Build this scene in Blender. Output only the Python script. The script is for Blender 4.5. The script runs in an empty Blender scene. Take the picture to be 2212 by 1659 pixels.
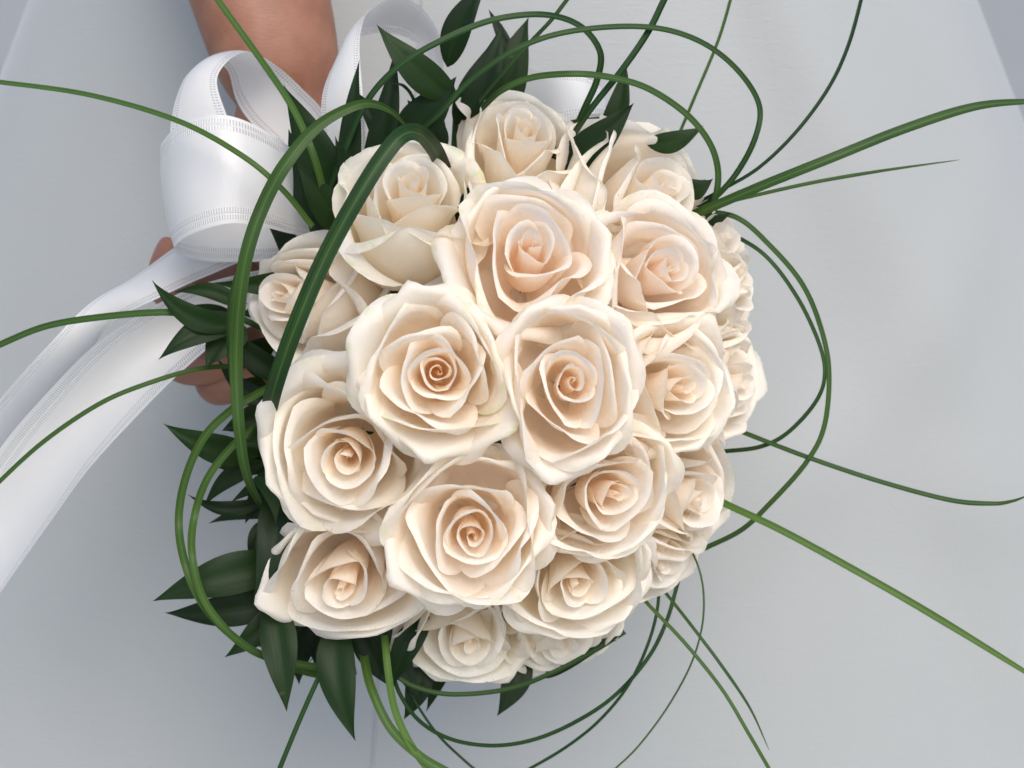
import bpy, math, random
import numpy as np
from mathutils import Vector, Matrix

random.seed(7)
scene = bpy.context.scene
COL = scene.collection
R = math.radians

# ---------------------------------------------------------------- camera, sky, sun, exposure
PITCH = R(25)
DIST = 0.75                      # camera to the bouquet's plane
SPAN = 0.50                      # width of the view at that plane
ORG = Vector((0, 0, 0.95))       # the point of that plane in the middle of the view
EX = Vector((1, 0, 0))
EW = Vector((0, -math.cos(PITCH), math.sin(PITCH)))
EV = Vector((0, math.sin(PITCH), math.cos(PITCH)))
SC = SPAN / 2212.0               # metres per photograph unit at the bouquet's plane

cam_data = bpy.data.cameras.new("camera")
cam = bpy.data.objects.new("camera", cam_data)
COL.objects.link(cam)
cam.matrix_world = Matrix((
    (EX.x, EV.x, EW.x, (ORG + EW * DIST).x),
    (EX.y, EV.y, EW.y, (ORG + EW * DIST).y),
    (EX.z, EV.z, EW.z, (ORG + EW * DIST).z),
    (0, 0, 0, 1)))
cam_data.sensor_fit = 'HORIZONTAL'
cam_data.angle = 2 * math.atan(SPAN / 2 / DIST)
cam_data.clip_start = 0.02
cam_data.clip_end = 2000
cam_data.dof.use_dof = True
cam_data.dof.focus_distance = DIST - 0.085
cam_data.dof.aperture_fstop = 11
scene.camera = cam

SUN_DIR = Vector((0.24, -0.64, 0.92)).normalized()     # towards the sun
sun_el = math.asin(SUN_DIR.z)
sun_az = math.atan2(SUN_DIR.x, SUN_DIR.y)
world = bpy.data.worlds.new("World")
scene.world = world
world.use_nodes = True
wn = world.node_tree
wn.nodes.clear()
wo = wn.nodes.new("ShaderNodeOutputWorld")
wb = wn.nodes.new("ShaderNodeBackground")
ws = wn.nodes.new("ShaderNodeTexSky")
ws.sky_type = 'NISHITA'
ws.sun_disc = False
ws.sun_elevation = sun_el
ws.sun_rotation = sun_az
ws.air_density = 1.0
ws.dust_density = 3.0
ws.ozone_density = 0.8
wb.inputs["Strength"].default_value = 0.15
wn.links.new(ws.outputs[0], wb.inputs["Color"])
wn.links.new(wb.outputs[0], wo.inputs["Surface"])

sun_l = bpy.data.lights.new("sun", 'SUN')
sun_l.energy = 1.0
sun_l.angle = R(36)
sun_l.color = (1.0, 0.955, 0.90)
sun = bpy.data.objects.new("sun", sun_l)
COL.objects.link(sun)
sun.rotation_euler = SUN_DIR.to_track_quat('Z', 'Y').to_euler()
sun.location = (1, -1, 3)

scene.cycles.max_bounces = 16
scene.cycles.diffuse_bounces = 12
scene.cycles.transmission_bounces = 12
scene.cycles.transparent_max_bounces = 12
scene.view_settings.view_transform = 'Standard'
scene.view_settings.look = 'None'
scene.view_settings.exposure = 0.52
scene.view_settings.gamma = 1.0


def P(px, py, w):
    """A point seen at (px, py) of the photograph's 2212 x 1659 grid, w metres in front of the bouquet's plane."""
    k = (DIST - w) / DIST * SC
    return ORG + EX * ((px - 1106.0) * k) + EV * ((829.5 - py) * k) + EW * w


# ---------------------------------------------------------------- materials
def new_mat(name):
    m = bpy.data.materials.new(name)
    m.use_nodes = True
    nt = m.node_tree
    nt.nodes.clear()
    out = nt.nodes.new("ShaderNodeOutputMaterial")
    return m, nt, out


def nd(nt, kind, **kw):
    n = nt.nodes.new(kind)
    for k, v in kw.items():
        if k.startswith("i_"):
            n.inputs[k[2:].replace("_", " ")].default_value = v
        else:
            setattr(n, k, v)
    return n


def attr(nt, name):
    n = nt.nodes.new("ShaderNodeAttribute")
    n.attribute_name = name
    return n


def mixc(nt, fac, a, b, blend='MIX'):
    n = nt.nodes.new("ShaderNodeMix")
    n.data_type = 'RGBA'
    n.blend_type = blend
    for sock, v in ((n.inputs[0], fac), (n.inputs[6], a), (n.inputs[7], b)):
        if hasattr(v, "is_linked") or hasattr(v, "links"):
            nt.links.new(v, sock)
        elif isinstance(v, (int, float)):
            sock.default_value = v
        else:
            sock.default_value = (*v, 1)
    return n.outputs[2]


def mathn(nt, op, a, b=0.0, c=0.0, clamp=False):
    n = nt.nodes.new("ShaderNodeMath")
    n.operation = op
    n.use_clamp = clamp
    for s, v in zip(n.inputs, (a, b, c)):
        if hasattr(v, "links"):
            nt.links.new(v, s)
        else:
            s.default_value = v
    return n.outputs[0]


def ramp(nt, src, a, b):
    n = nt.nodes.new("ShaderNodeMapRange")
    n.interpolation_type = 'SMOOTHSTEP'
    nt.links.new(src, n.inputs[0])
    n.inputs[1].default_value = a
    n.inputs[2].default_value = b
    return n.outputs[0]


def bump(nt, height, strength, dist):
    n = nt.nodes.new("ShaderNodeBump")
    n.inputs["Strength"].default_value = strength
    n.inputs["Distance"].default_value = dist
    nt.links.new(height, n.inputs["Height"])
    return n.outputs[0]


def thin_surface(nt, out, color, back, trans, rough, spec, normal=None, sheen=0.0):
    p = nd(nt, "ShaderNodeBsdfPrincipled")
    p.inputs["Roughness"].default_value = rough
    p.inputs["Specular IOR Level"].default_value = spec
    p.inputs["Sheen Weight"].default_value = sheen
    nt.links.new(color, p.inputs["Base Color"])
    t = nd(nt, "ShaderNodeBsdfTranslucent")
    nt.links.new(back, t.inputs["Color"])
    if normal is not None:
        nt.links.new(normal, p.inputs["Normal"])
    mx = nd(nt, "ShaderNodeMixShader")
    mx.inputs[0].default_value = trans
    nt.links.new(p.outputs[0], mx.inputs[1])
    nt.links.new(t.outputs[0], mx.inputs[2])
    nt.links.new(mx.outputs[0], out.inputs["Surface"])
    return p


def petal_material():
    m, nt, out = new_mat("rose_petal")
    tone, edge, warm, green, bruise = (attr(nt, a).outputs["Fac"] for a in ("tone", "edge", "warm", "green", "bruise"))
    uv = attr(nt, "petal_uv").outputs["Vector"]
    rnd = nd(nt, "ShaderNodeObjectInfo").outputs["Random"]
    cream = mixc(nt, warm, (0.95, 0.93, 0.835), (0.955, 0.905, 0.83))
    peach = mixc(nt, warm, (0.97, 0.81, 0.60), (0.965, 0.755, 0.58))
    c = mixc(nt, tone, cream, peach)
    c = mixc(nt, mathn(nt, 'MULTIPLY', edge, 0.45), c, (0.93, 0.89, 0.82))
    # green blush in the rims of the outer petals
    mp = nd(nt, "ShaderNodeMapping")
    mp.inputs["Scale"].default_value = (4, 4, 1)
    nt.links.new(uv, mp.inputs["Vector"])
    comb = nd(nt, "ShaderNodeVectorMath", operation='ADD')
    nt.links.new(mp.outputs[0], comb.inputs[0])
    cx = nd(nt, "ShaderNodeCombineXYZ")
    nt.links.new(mathn(nt, 'MULTIPLY', rnd, 50.0), cx.inputs[2])
    nt.links.new(cx.outputs[0], comb.inputs[1])
    n1 = nd(nt, "ShaderNodeTexNoise", i_Scale=1.3, i_Detail=2.0)
    nt.links.new(comb.outputs[0], n1.inputs["Vector"])
    g = mathn(nt, 'MULTIPLY', mathn(nt, 'MULTIPLY', ramp(nt, n1.outputs[0], 0.5, 0.7), edge), green, clamp=True)
    c = mixc(nt, mathn(nt, 'MULTIPLY', g, 0.9), c, (0.68, 0.77, 0.46))
    # bruises: tan freckles that gather along the rim
    n2 = nd(nt, "ShaderNodeTexNoise", i_Scale=7.0, i_Detail=3.0, i_Roughness=0.7)
    nt.links.new(comb.outputs[0], n2.inputs["Vector"])
    fr = mathn(nt, 'MULTIPLY', ramp(nt, n2.outputs[0], 0.58, 0.72), mathn(nt, 'MULTIPLY', mathn(nt, 'ADD', edge, 0.04), bruise), clamp=True)
    c = mixc(nt, fr, c, (0.50, 0.34, 0.16))
    # fine veins along the petal
    mp2 = nd(nt, "ShaderNodeMapping")
    mp2.inputs["Scale"].default_value = (26, 2.0, 1)
    nt.links.new(uv, mp2.inputs["Vector"])
    n3 = nd(nt, "ShaderNodeTexNoise", i_Scale=1.0, i_Detail=3.0)
    nt.links.new(mp2.outputs[0], n3.inputs["Vector"])
    c = mixc(nt, 0.05, c, n3.outputs[0], 'OVERLAY')
    n4 = nd(nt, "ShaderNodeTexNoise", i_Scale=2.6, i_Detail=2.0)
    nt.links.new(comb.outputs[0], n4.inputs["Vector"])
    h = mathn(nt, 'ADD', mathn(nt, 'MULTIPLY', n3.outputs[0], 0.35), n4.outputs[0])
    nrm = bump(nt, h, 0.30, 0.0016)
    back = mixc(nt, 0.5, c, (1.0, 0.90, 0.76))
    thin_surface(nt, out, c, back, 0.46, 0.55, 0.25, nrm, 0.15)
    return m


def green_material(name, dark, light, trans, rough, stripes, ridges=False):
    m, nt, out = new_mat(name)
    uv = attr(nt, "petal_uv").outputs["Vector"]
    rnd = nd(nt, "ShaderNodeObjectInfo").outputs["Random"]
    tint = attr(nt, "tone").outputs["Fac"]
    mp = nd(nt, "ShaderNodeMapping")
    mp.inputs["Scale"].default_value = stripes
    nt.links.new(uv, mp.inputs["Vector"])
    n1 = nd(nt, "ShaderNodeTexNoise", i_Scale=1.0, i_Detail=3.0)
    nt.links.new(mp.outputs[0], n1.inputs["Vector"])
    geo = nd(nt, "ShaderNodeTexCoord")
    n2 = nd(nt, "ShaderNodeTexNoise", i_Scale=30.0, i_Detail=2.0)
    nt.links.new(geo.outputs["Object"], n2.inputs["Vector"])
    f = mathn(nt, 'ADD', mathn(nt, 'MULTIPLY', n1.outputs[0], 0.5), mathn(nt, 'MULTIPLY', n2.outputs[0], 0.3))
    f = mathn(nt, 'ADD', f, mathn(nt, 'MULTIPLY', mathn(nt, 'SUBTRACT', rnd, 0.5), 0.35))
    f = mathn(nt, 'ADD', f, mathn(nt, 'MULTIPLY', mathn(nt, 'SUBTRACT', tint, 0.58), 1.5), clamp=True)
    c = mixc(nt, f, dark, light)
    if ridges:
        sx = nd(nt, "ShaderNodeSeparateXYZ")
        nt.links.new(uv, sx.inputs[0])
        ax_ = mathn(nt, 'ABSOLUTE', sx.outputs[0])
        ln = mathn(nt, 'SINE', mathn(nt, 'MULTIPLY', sx.outputs[0], 16.0))
        c = mixc(nt, mathn(nt, 'MULTIPLY', ramp(nt, ax_, 0.16, 0.03), 0.22), c, (0.16, 0.27, 0.08))
        c = mixc(nt, mathn(nt, 'MULTIPLY', ramp(nt, ax_, 0.80, 1.0), 0.15), c, (0.010, 0.028, 0.012))
        c = mixc(nt, mathn(nt, 'MULTIPLY', mathn(nt, 'ADD', ln, 1.0), 0.10), c, (0.012, 0.040, 0.012))
    n3 = nd(nt, "ShaderNodeTexNoise", i_Scale=220.0, i_Detail=1.0)
    nt.links.new(geo.outputs["Object"], n3.inputs["Vector"])
    c = mixc(nt, mathn(nt, 'MULTIPLY', ramp(nt, n3.outputs[0], 0.76, 0.82), 0.4), c, (0.10, 0.06, 0.02))
    nrm = bump(nt, n1.outputs[0], 0.25, 0.0005)
    back = mixc(nt, 0.5, c, (0.20, 0.34, 0.03))
    thin_surface(nt, out, c, back, trans, rough, 0.15, nrm)
    return m


def satin_material():
    m, nt, out = new_mat("white_satin")
    uv = attr(nt, "ribbon_uv").outputs["Vector"]         # x: metres along, y: 0..1 across
    sp = nd(nt, "ShaderNodeSeparateXYZ")
    nt.links.new(uv, sp.inputs[0])
    x, y = sp.outputs[0], sp.outputs[1]
    d = mathn(nt, 'SUBTRACT', 0.5, mathn(nt, 'ABSOLUTE', mathn(nt, 'SUBTRACT', y, 0.5)))     # 0 at either selvedge
    rows = None
    for a, b in ((0.035, 0.080), (0.100, 0.145)):
        r = mathn(nt, 'MULTIPLY', mathn(nt, 'GREATER_THAN', d, a), mathn(nt, 'LESS_THAN', d, b))
        rows = r if rows is None else mathn(nt, 'ADD', rows, r)
    hole = mathn(nt, 'GREATER_THAN', mathn(nt, 'FRACT', mathn(nt, 'MULTIPLY', x, 800.0)), 0.5)
    hole = mathn(nt, 'MULTIPLY', hole, rows)
    # fine ribs of the weave
    rib = mathn(nt, 'SINE', mathn(nt, 'MULTIPLY', x, 9000.0))
    line = ramp(nt, mathn(nt, 'ABSOLUTE', mathn(nt, 'SUBTRACT', d, 0.09)), 0.0, 0.012)
    h = mathn(nt, 'ADD', mathn(nt, 'MULTIPLY', rib, 0.10), mathn(nt, 'MULTIPLY', line, -1.0))
    p = nd(nt, "ShaderNodeBsdfPrincipled")
    p.inputs["Base Color"].default_value = (0.74, 0.74, 0.72, 1)
    p.inputs["Roughness"].default_value = 0.25
    p.inputs["Specular IOR Level"].default_value = 0.5
    p.inputs["Sheen Weight"].default_value = 0.2
    nt.links.new(bump(nt, h, 0.4, 0.0006), p.inputs["Normal"])
    t = nd(nt, "ShaderNodeBsdfTranslucent")
    t.inputs["Color"].default_value = (0.85, 0.85, 0.82, 1)
    mx = nd(nt, "ShaderNodeMixShader")
    mx.inputs[0].default_value = 0.28
    nt.links.new(p.outputs[0], mx.inputs[1])
    nt.links.new(t.outputs[0], mx.inputs[2])
    tr = nd(nt, "ShaderNodeBsdfTransparent")
    m2 = nd(nt, "ShaderNodeMixShader")
    nt.links.new(mathn(nt, 'MULTIPLY', hole, 0.42), m2.inputs[0])
    nt.links.new(mx.outputs[0], m2.inputs[1])
    nt.links.new(tr.outputs[0], m2.inputs[2])
    nt.links.new(m2.outputs[0], out.inputs["Surface"])
    return m


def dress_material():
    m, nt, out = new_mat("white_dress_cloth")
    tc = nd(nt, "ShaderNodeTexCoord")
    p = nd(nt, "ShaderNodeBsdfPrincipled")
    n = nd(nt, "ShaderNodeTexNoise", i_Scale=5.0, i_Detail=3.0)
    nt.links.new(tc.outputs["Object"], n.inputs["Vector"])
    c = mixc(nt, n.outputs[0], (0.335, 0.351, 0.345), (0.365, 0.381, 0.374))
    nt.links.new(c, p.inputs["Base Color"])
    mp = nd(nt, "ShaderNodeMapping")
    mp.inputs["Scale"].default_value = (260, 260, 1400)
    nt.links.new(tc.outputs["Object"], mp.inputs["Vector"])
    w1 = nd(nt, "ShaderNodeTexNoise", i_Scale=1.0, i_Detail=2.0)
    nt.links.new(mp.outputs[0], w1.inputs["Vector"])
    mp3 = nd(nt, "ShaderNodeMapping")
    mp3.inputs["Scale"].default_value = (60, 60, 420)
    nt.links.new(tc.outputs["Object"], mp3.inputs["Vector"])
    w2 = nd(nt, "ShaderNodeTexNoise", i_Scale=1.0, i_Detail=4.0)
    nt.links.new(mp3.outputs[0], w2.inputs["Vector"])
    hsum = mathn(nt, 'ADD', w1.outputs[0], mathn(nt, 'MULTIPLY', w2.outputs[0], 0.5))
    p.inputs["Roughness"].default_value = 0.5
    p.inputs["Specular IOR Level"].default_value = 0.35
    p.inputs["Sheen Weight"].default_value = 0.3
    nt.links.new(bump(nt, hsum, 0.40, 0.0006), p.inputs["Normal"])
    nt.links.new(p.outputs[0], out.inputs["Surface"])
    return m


def skin_material():
    m, nt, out = new_mat("skin")
    tc = nd(nt, "ShaderNodeTexCoord")
    p = nd(nt, "ShaderNodeBsdfPrincipled")
    n = nd(nt, "ShaderNodeTexNoise", i_Scale=60.0, i_Detail=4.0)
    nt.links.new(tc.outputs["Object"], n.inputs["Vector"])
    c = mixc(nt, ramp(nt, n.outputs[0], 0.3, 0.7), (0.245, 0.104, 0.060), (0.315, 0.142, 0.086))
    nt.links.new(c, p.inputs["Base Color"])
    p.inputs["Subsurface Weight"].default_value = 0.15
    p.inputs["Subsurface Radius"].default_value = (1.0, 0.35, 0.2)
    p.inputs["Subsurface Scale"].default_value = 0.004
    p.inputs["Roughness"].default_value = 0.5
    mp = nd(nt, "ShaderNodeMapping")
    mp.inputs["Scale"].default_value = (260, 260, 900)
    nt.links.new(tc.outputs["Object"], mp.inputs["Vector"])
    w1 = nd(nt, "ShaderNodeTexNoise", i_Scale=1.0, i_Detail=3.0)
    nt.links.new(mp.outputs[0], w1.inputs["Vector"])
    nt.links.new(bump(nt, w1.outputs[0], 0.25, 0.0008), p.inputs["Normal"])
    nt.links.new(p.outputs[0], out.inputs["Surface"])
    return m


def ground_material():
    m, nt, out = new_mat("pale_paving")
    tc = nd(nt, "ShaderNodeTexCoord")
    p = nd(nt, "ShaderNodeBsdfPrincipled")
    n = nd(nt, "ShaderNodeTexNoise", i_Scale=1.2, i_Detail=6.0)
    nt.links.new(tc.outputs["Object"], n.inputs["Vector"])
    nt.links.new(mixc(nt, n.outputs[0], (0.25, 0.26, 0.255), (0.31, 0.32, 0.315)), p.inputs["Base Color"])
    p.inputs["Roughness"].default_value = 0.85
    nt.links.new(p.outputs[0], out.inputs["Surface"])
    return m


M_PETAL = petal_material()
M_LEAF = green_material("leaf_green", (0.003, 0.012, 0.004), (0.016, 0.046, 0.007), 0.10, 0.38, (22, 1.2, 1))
M_BLADE = green_material("grass_blade_green", (0.010, 0.036, 0.013), (0.095, 0.180, 0.032), 0.14, 0.36, (5, 3.0, 1), True)
M_STEM = green_material("stem_green", (0.030, 0.070, 0.020), (0.070, 0.13, 0.040), 0.05, 0.5, (6, 4, 1))
M_SATIN = satin_material()
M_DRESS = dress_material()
M_SKIN = skin_material()
M_GROUND = ground_material()


# ---------------------------------------------------------------- helpers
def mesh_obj(name, verts, faces, mat, parent=None, attrs=None, smooth=True):
    me = bpy.data.meshes.new(name)
    me.from_pydata([tuple(v) for v in verts], [], faces)
    if smooth:
        me.shade_smooth()
    for an, arr in (attrs or {}).items():
        arr = np.asarray(arr, dtype=np.float32)
        if arr.ndim == 1:
            a = me.attributes.new(an, 'FLOAT', 'POINT')
            a.data.foreach_set("value", arr)
        else:
            a = me.attributes.new(an, 'FLOAT_VECTOR', 'POINT')
            a.data.foreach_set("vector", arr.ravel())
    me.materials.append(mat)
    o = bpy.data.objects.new(name, me)
    COL.objects.link(o)
    if parent is not None:
        o.parent = parent
    return o


def tag(o, label, cat=None, group=None, kind=None):
    o["label"] = label
    if cat:
        o["category"] = cat
    if group:
        o["group"] = group
    if kind:
        o["kind"] = kind
    return o


def empty(name, mat_world):
    o = bpy.data.objects.new(name, None)
    o.empty_display_size = 0.01
    COL.objects.link(o)
    o.matrix_world = mat_world
    return o


def catmull(pts, n):
    """n samples per span through the points (rows of an array of any width)."""
    p = np.asarray(pts, float)
    p = np.vstack([2 * p[0] - p[1], p, 2 * p[-1] - p[-2]])
    out = []
    for i in range(1, len(p) - 2):
        for j in range(n):
            t = j / n
            a, b, c, d = p[i - 1], p[i], p[i + 1], p[i + 2]
            out.append(0.5 * (2 * b + (c - a) * t + (2 * a - 5 * b + 4 * c - d) * t * t + (3 * b - a - 3 * c + d) * t ** 3))
    out.append(p[-2])
    return np.array(out)


def unit(a):
    return a / np.maximum(np.linalg.norm(a, axis=-1, keepdims=True), 1e-9)


def tube(pts, radii, sides=8):
    pts = np.asarray(pts, float)
    T = unit(np.gradient(pts, axis=0))
    ref = np.array([0.3, 0.2, 0.93])
    A = unit(np.cross(T, ref))
    B = np.cross(T, A)
    vs, uv = [], []
    n = len(pts)
    for i in range(n):
        for s in range(sides):
            a = 2 * math.pi * s / sides
            vs.append(pts[i] + radii[i] * (A[i] * math.cos(a) + B[i] * math.sin(a)))
            uv.append((s / sides, i / n * 6, 0))
    fs = [(i * sides + s, i * sides + (s + 1) % sides, (i + 1) * sides + (s + 1) % sides, (i + 1) * sides + s)
          for i in range(n - 1) for s in range(sides)]
    fs.append(tuple(range(sides))[::-1])
    fs.append(tuple((n - 1) * sides + s for s in range(sides)))
    return vs, fs, {"petal_uv": np.array(uv), "tone": np.full(len(vs), 0.5)}


# ---------------------------------------------------------------- the setting: pale paving far below
gv = [(-60, -60, 0), (60, -60, 0), (60, 60, 0), (-60, 60, 0)]
g = mesh_obj("ground", gv, [(0, 1, 2, 3)], M_GROUND, smooth=False)
tag(g, "pale grey paving behind and below the white skirt", kind="structure")

# ---------------------------------------------------------------- person: dress, arm and hand
person = empty("person", Matrix.Translation((0, 0.40, 0)))
tag(person, "bride in a white dress, bare arm and hand holding the bouquet", "person")


def to_local(parent, pts):
    im = np.array(parent.matrix_world.inverted())
    p = np.asarray([tuple(q) for q in pts], float)
    return p @ im[:3, :3].T + im[:3, 3]


XC, YC = -0.006, 0.40


def skirt_point(th, z):
    """A-line skirt: th is the angle round the body (0 = front, + = her left, image right), z the height."""
    a = 0.292 + 0.50 * (1.12 - z)
    b = 0.160 + 0.36 * (1.12 - z)
    fold = 0.0
    lo = max(0.0, min(1.0, (1.15 - z) / 0.6))
    fold += 0.0040 * lo * math.sin(th * 9.0 + 1.2 * math.sin(z * 5.0) + 0.6)
    fold += 0.0020 * lo * math.sin(th * 15.0 + 3.0 * z + 2.0)
    fold += 0.0040 * math.exp(-((th - 0.75 + 0.9 * (z - 0.8)) / 0.10) ** 2)
    fold -= 0.0035 * math.exp(-((th - 0.52 + 0.5 * (z - 0.75)) / 0.09) ** 2)
    fold += 0.0050 * math.exp(-((z - 0.74 - 0.25 * th) / 0.035) ** 2) * math.exp(-((th - 0.55) / 0.35) ** 2)
    fold += 0.0045 * math.exp(-((z - 0.86 + 0.1 * th) / 0.04) ** 2) * math.exp(-((th - 0.6) / 0.3) ** 2)
    s, c = math.sin(th), math.cos(th)
    s, c = math.copysign(abs(s) ** 0.80, s), math.copysign(abs(c) ** 0.72, c)
    return (XC + (a + fold) * s, YC - (b + fold) * c, z)


nth, nz = 220, 120
vs = [skirt_point(2 * math.pi * i / nth - math.pi, 0.01 + 1.16 * j / nz) for j in range(nz + 1) for i in range(nth)]
fs = [(j * nth + i, j * nth + (i + 1) % nth, (j + 1) * nth + (i + 1) % nth, (j + 1) * nth + i) for j in range(nz) for i in range(nth)]
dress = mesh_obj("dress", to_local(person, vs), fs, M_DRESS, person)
# bodice closes the skirt above the frame
vs, fs = [], []
prof = [(1.17, 0.268, 0.144), (1.22, 0.165, 0.125), (1.30, 0.150, 0.115), (1.40, 0.165, 0.125), (1.48, 0.160, 0.110)]
for z, a, b in prof:
    for i in range(64):
        t = 2 * math.pi * i / 64
        vs.append((XC + a * math.sin(t), YC - b * math.cos(t), z))
for j in range(len(prof) - 1):
    for i in range(64):
        fs.append((j * 64 + i, j * 64 + (i + 1) % 64, (j + 1) * 64 + (i + 1) % 64, (j + 1) * 64 + i))
fs.append(tuple((len(prof) - 1) * 64 + i for i in range(64)))
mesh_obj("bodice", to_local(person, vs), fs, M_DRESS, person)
# front seam, a fine raised cord down the skirt
sp = [Vector(skirt_point(-0.095, 0.25 + 0.9 * i / 60)) + Vector((0, -0.0003, 0)) for i in range(61)]
sv, sf, sa = tube(sp, [0.0008] * 61, 6)
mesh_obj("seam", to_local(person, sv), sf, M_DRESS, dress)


def skin_mesh(nodes, edges):
    """Continuous body from joints (x, y, z, radius) by a Skin modifier, evaluated to a plain mesh."""
    me = bpy.data.meshes.new("skeleton")
    me.from_pydata([n[:3] for n in nodes], edges, [])
    o = bpy.data.objects.new("skeleton", me)
    COL.objects.link(o)
    sm = o.modifiers.new("skin", 'SKIN')
    for i, n in enumerate(nodes):
        r = n[3]
        me.skin_vertices[0].data[i].radius = r if isinstance(r, tuple) else (r, r)
    me.skin_vertices[0].data[0].use_root = True
    sm.use_smooth_shade = True
    sb = o.modifiers.new("sub", 'SUBSURF')
    sb.levels = sb.render_levels = 3
    dg = bpy.context.evaluated_depsgraph_get()
    res = bpy.data.meshes.new_from_object(o.evaluated_get(dg))
    vs = [tuple(v.co) for v in res.vertices]
    fs = [tuple(p.vertices) for p in res.polygons]
    bpy.data.objects.remove(o)
    return vs, fs


nodes, edges = [], []


def joint(px, py, w, r, prev=None):
    nodes.append((*P(px, py, w), r))
    if prev is not None:
        edges.append((prev, len(nodes) - 1))
    return len(nodes) - 1


wr = joint(640, 320, -0.066, (0.029, 0.025))
e1 = joint(605, 150, -0.058, (0.0365, 0.032), wr)
e2 = joint(565, 0, -0.058, (0.0395, 0.036), e1)
e3 = joint(490, -260, -0.075, (0.045, 0.043), e2)
e4 = joint(420, -560, -0.110, (0.046, 0.045), e3)
pm = joint(560, 480, -0.074, (0.034, 0.020), wr)
kn = joint(480, 610, -0.072, (0.034, 0.018), pm)


def finger(pts, r):
    prev = kn
    for i, (x, y, w) in enumerate(pts):
        prev = joint(x, y, w - 0.022, r * (1 - 0.07 * i), prev)


finger([(362, 545, -0.046), (348, 630, -0.030), (440, 655, -0.014), (520, 650, -0.010)], 0.0105)
finger([(400, 690, -0.048), (378, 795, -0.032), (460, 800, -0.016), (540, 790, -0.012)], 0.0108)
finger([(455, 740, -0.050), (455, 845, -0.026), (530, 830, -0.010), (600, 810, -0.008)], 0.0105)
finger([(530, 760, -0.052), (545, 860, -0.020), (610, 850, -0.006), (660, 830, -0.004)], 0.0096)
prev = pm
for x, y, w, r in ((660, 560, -0.030, 0.014), (720, 640, -0.012, 0.012), (770, 720, -0.004, 0.010)):
    prev = joint(x, y, w, r, prev)
bv, bf = skin_mesh(nodes, edges)
mesh_obj("body", to_local(person, bv), bf, M_SKIN, person)

# ---------------------------------------------------------------- roses
NPHI, NK = 60, 17
PETAL_FACES = [(0, 1 + i, 1 + (i + 1) % NPHI) for i in range(NPHI)]
for k in range(NK - 1):
    for i in range(NPHI):
        a, b = 1 + k * NPHI + i, 1 + k * NPHI + (i + 1) % NPHI
        PETAL_FACES.append((a, a + NPHI, b + NPHI, b))


def smooth(x, a=0.0, b=1.0):
    t = np.clip((x - a) / (b - a), 0, 1)
    return t * t * (3 - 2 * t)


def bez(t, p0, p1, p2, p3):
    t = t[..., None]
    return (1 - t) ** 3 * np.array(p0) + 3 * (1 - t) ** 2 * t * np.array(p1) + 3 * (1 - t) * t * t * np.array(p2) + t ** 3 * np.array(p3)


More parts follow.
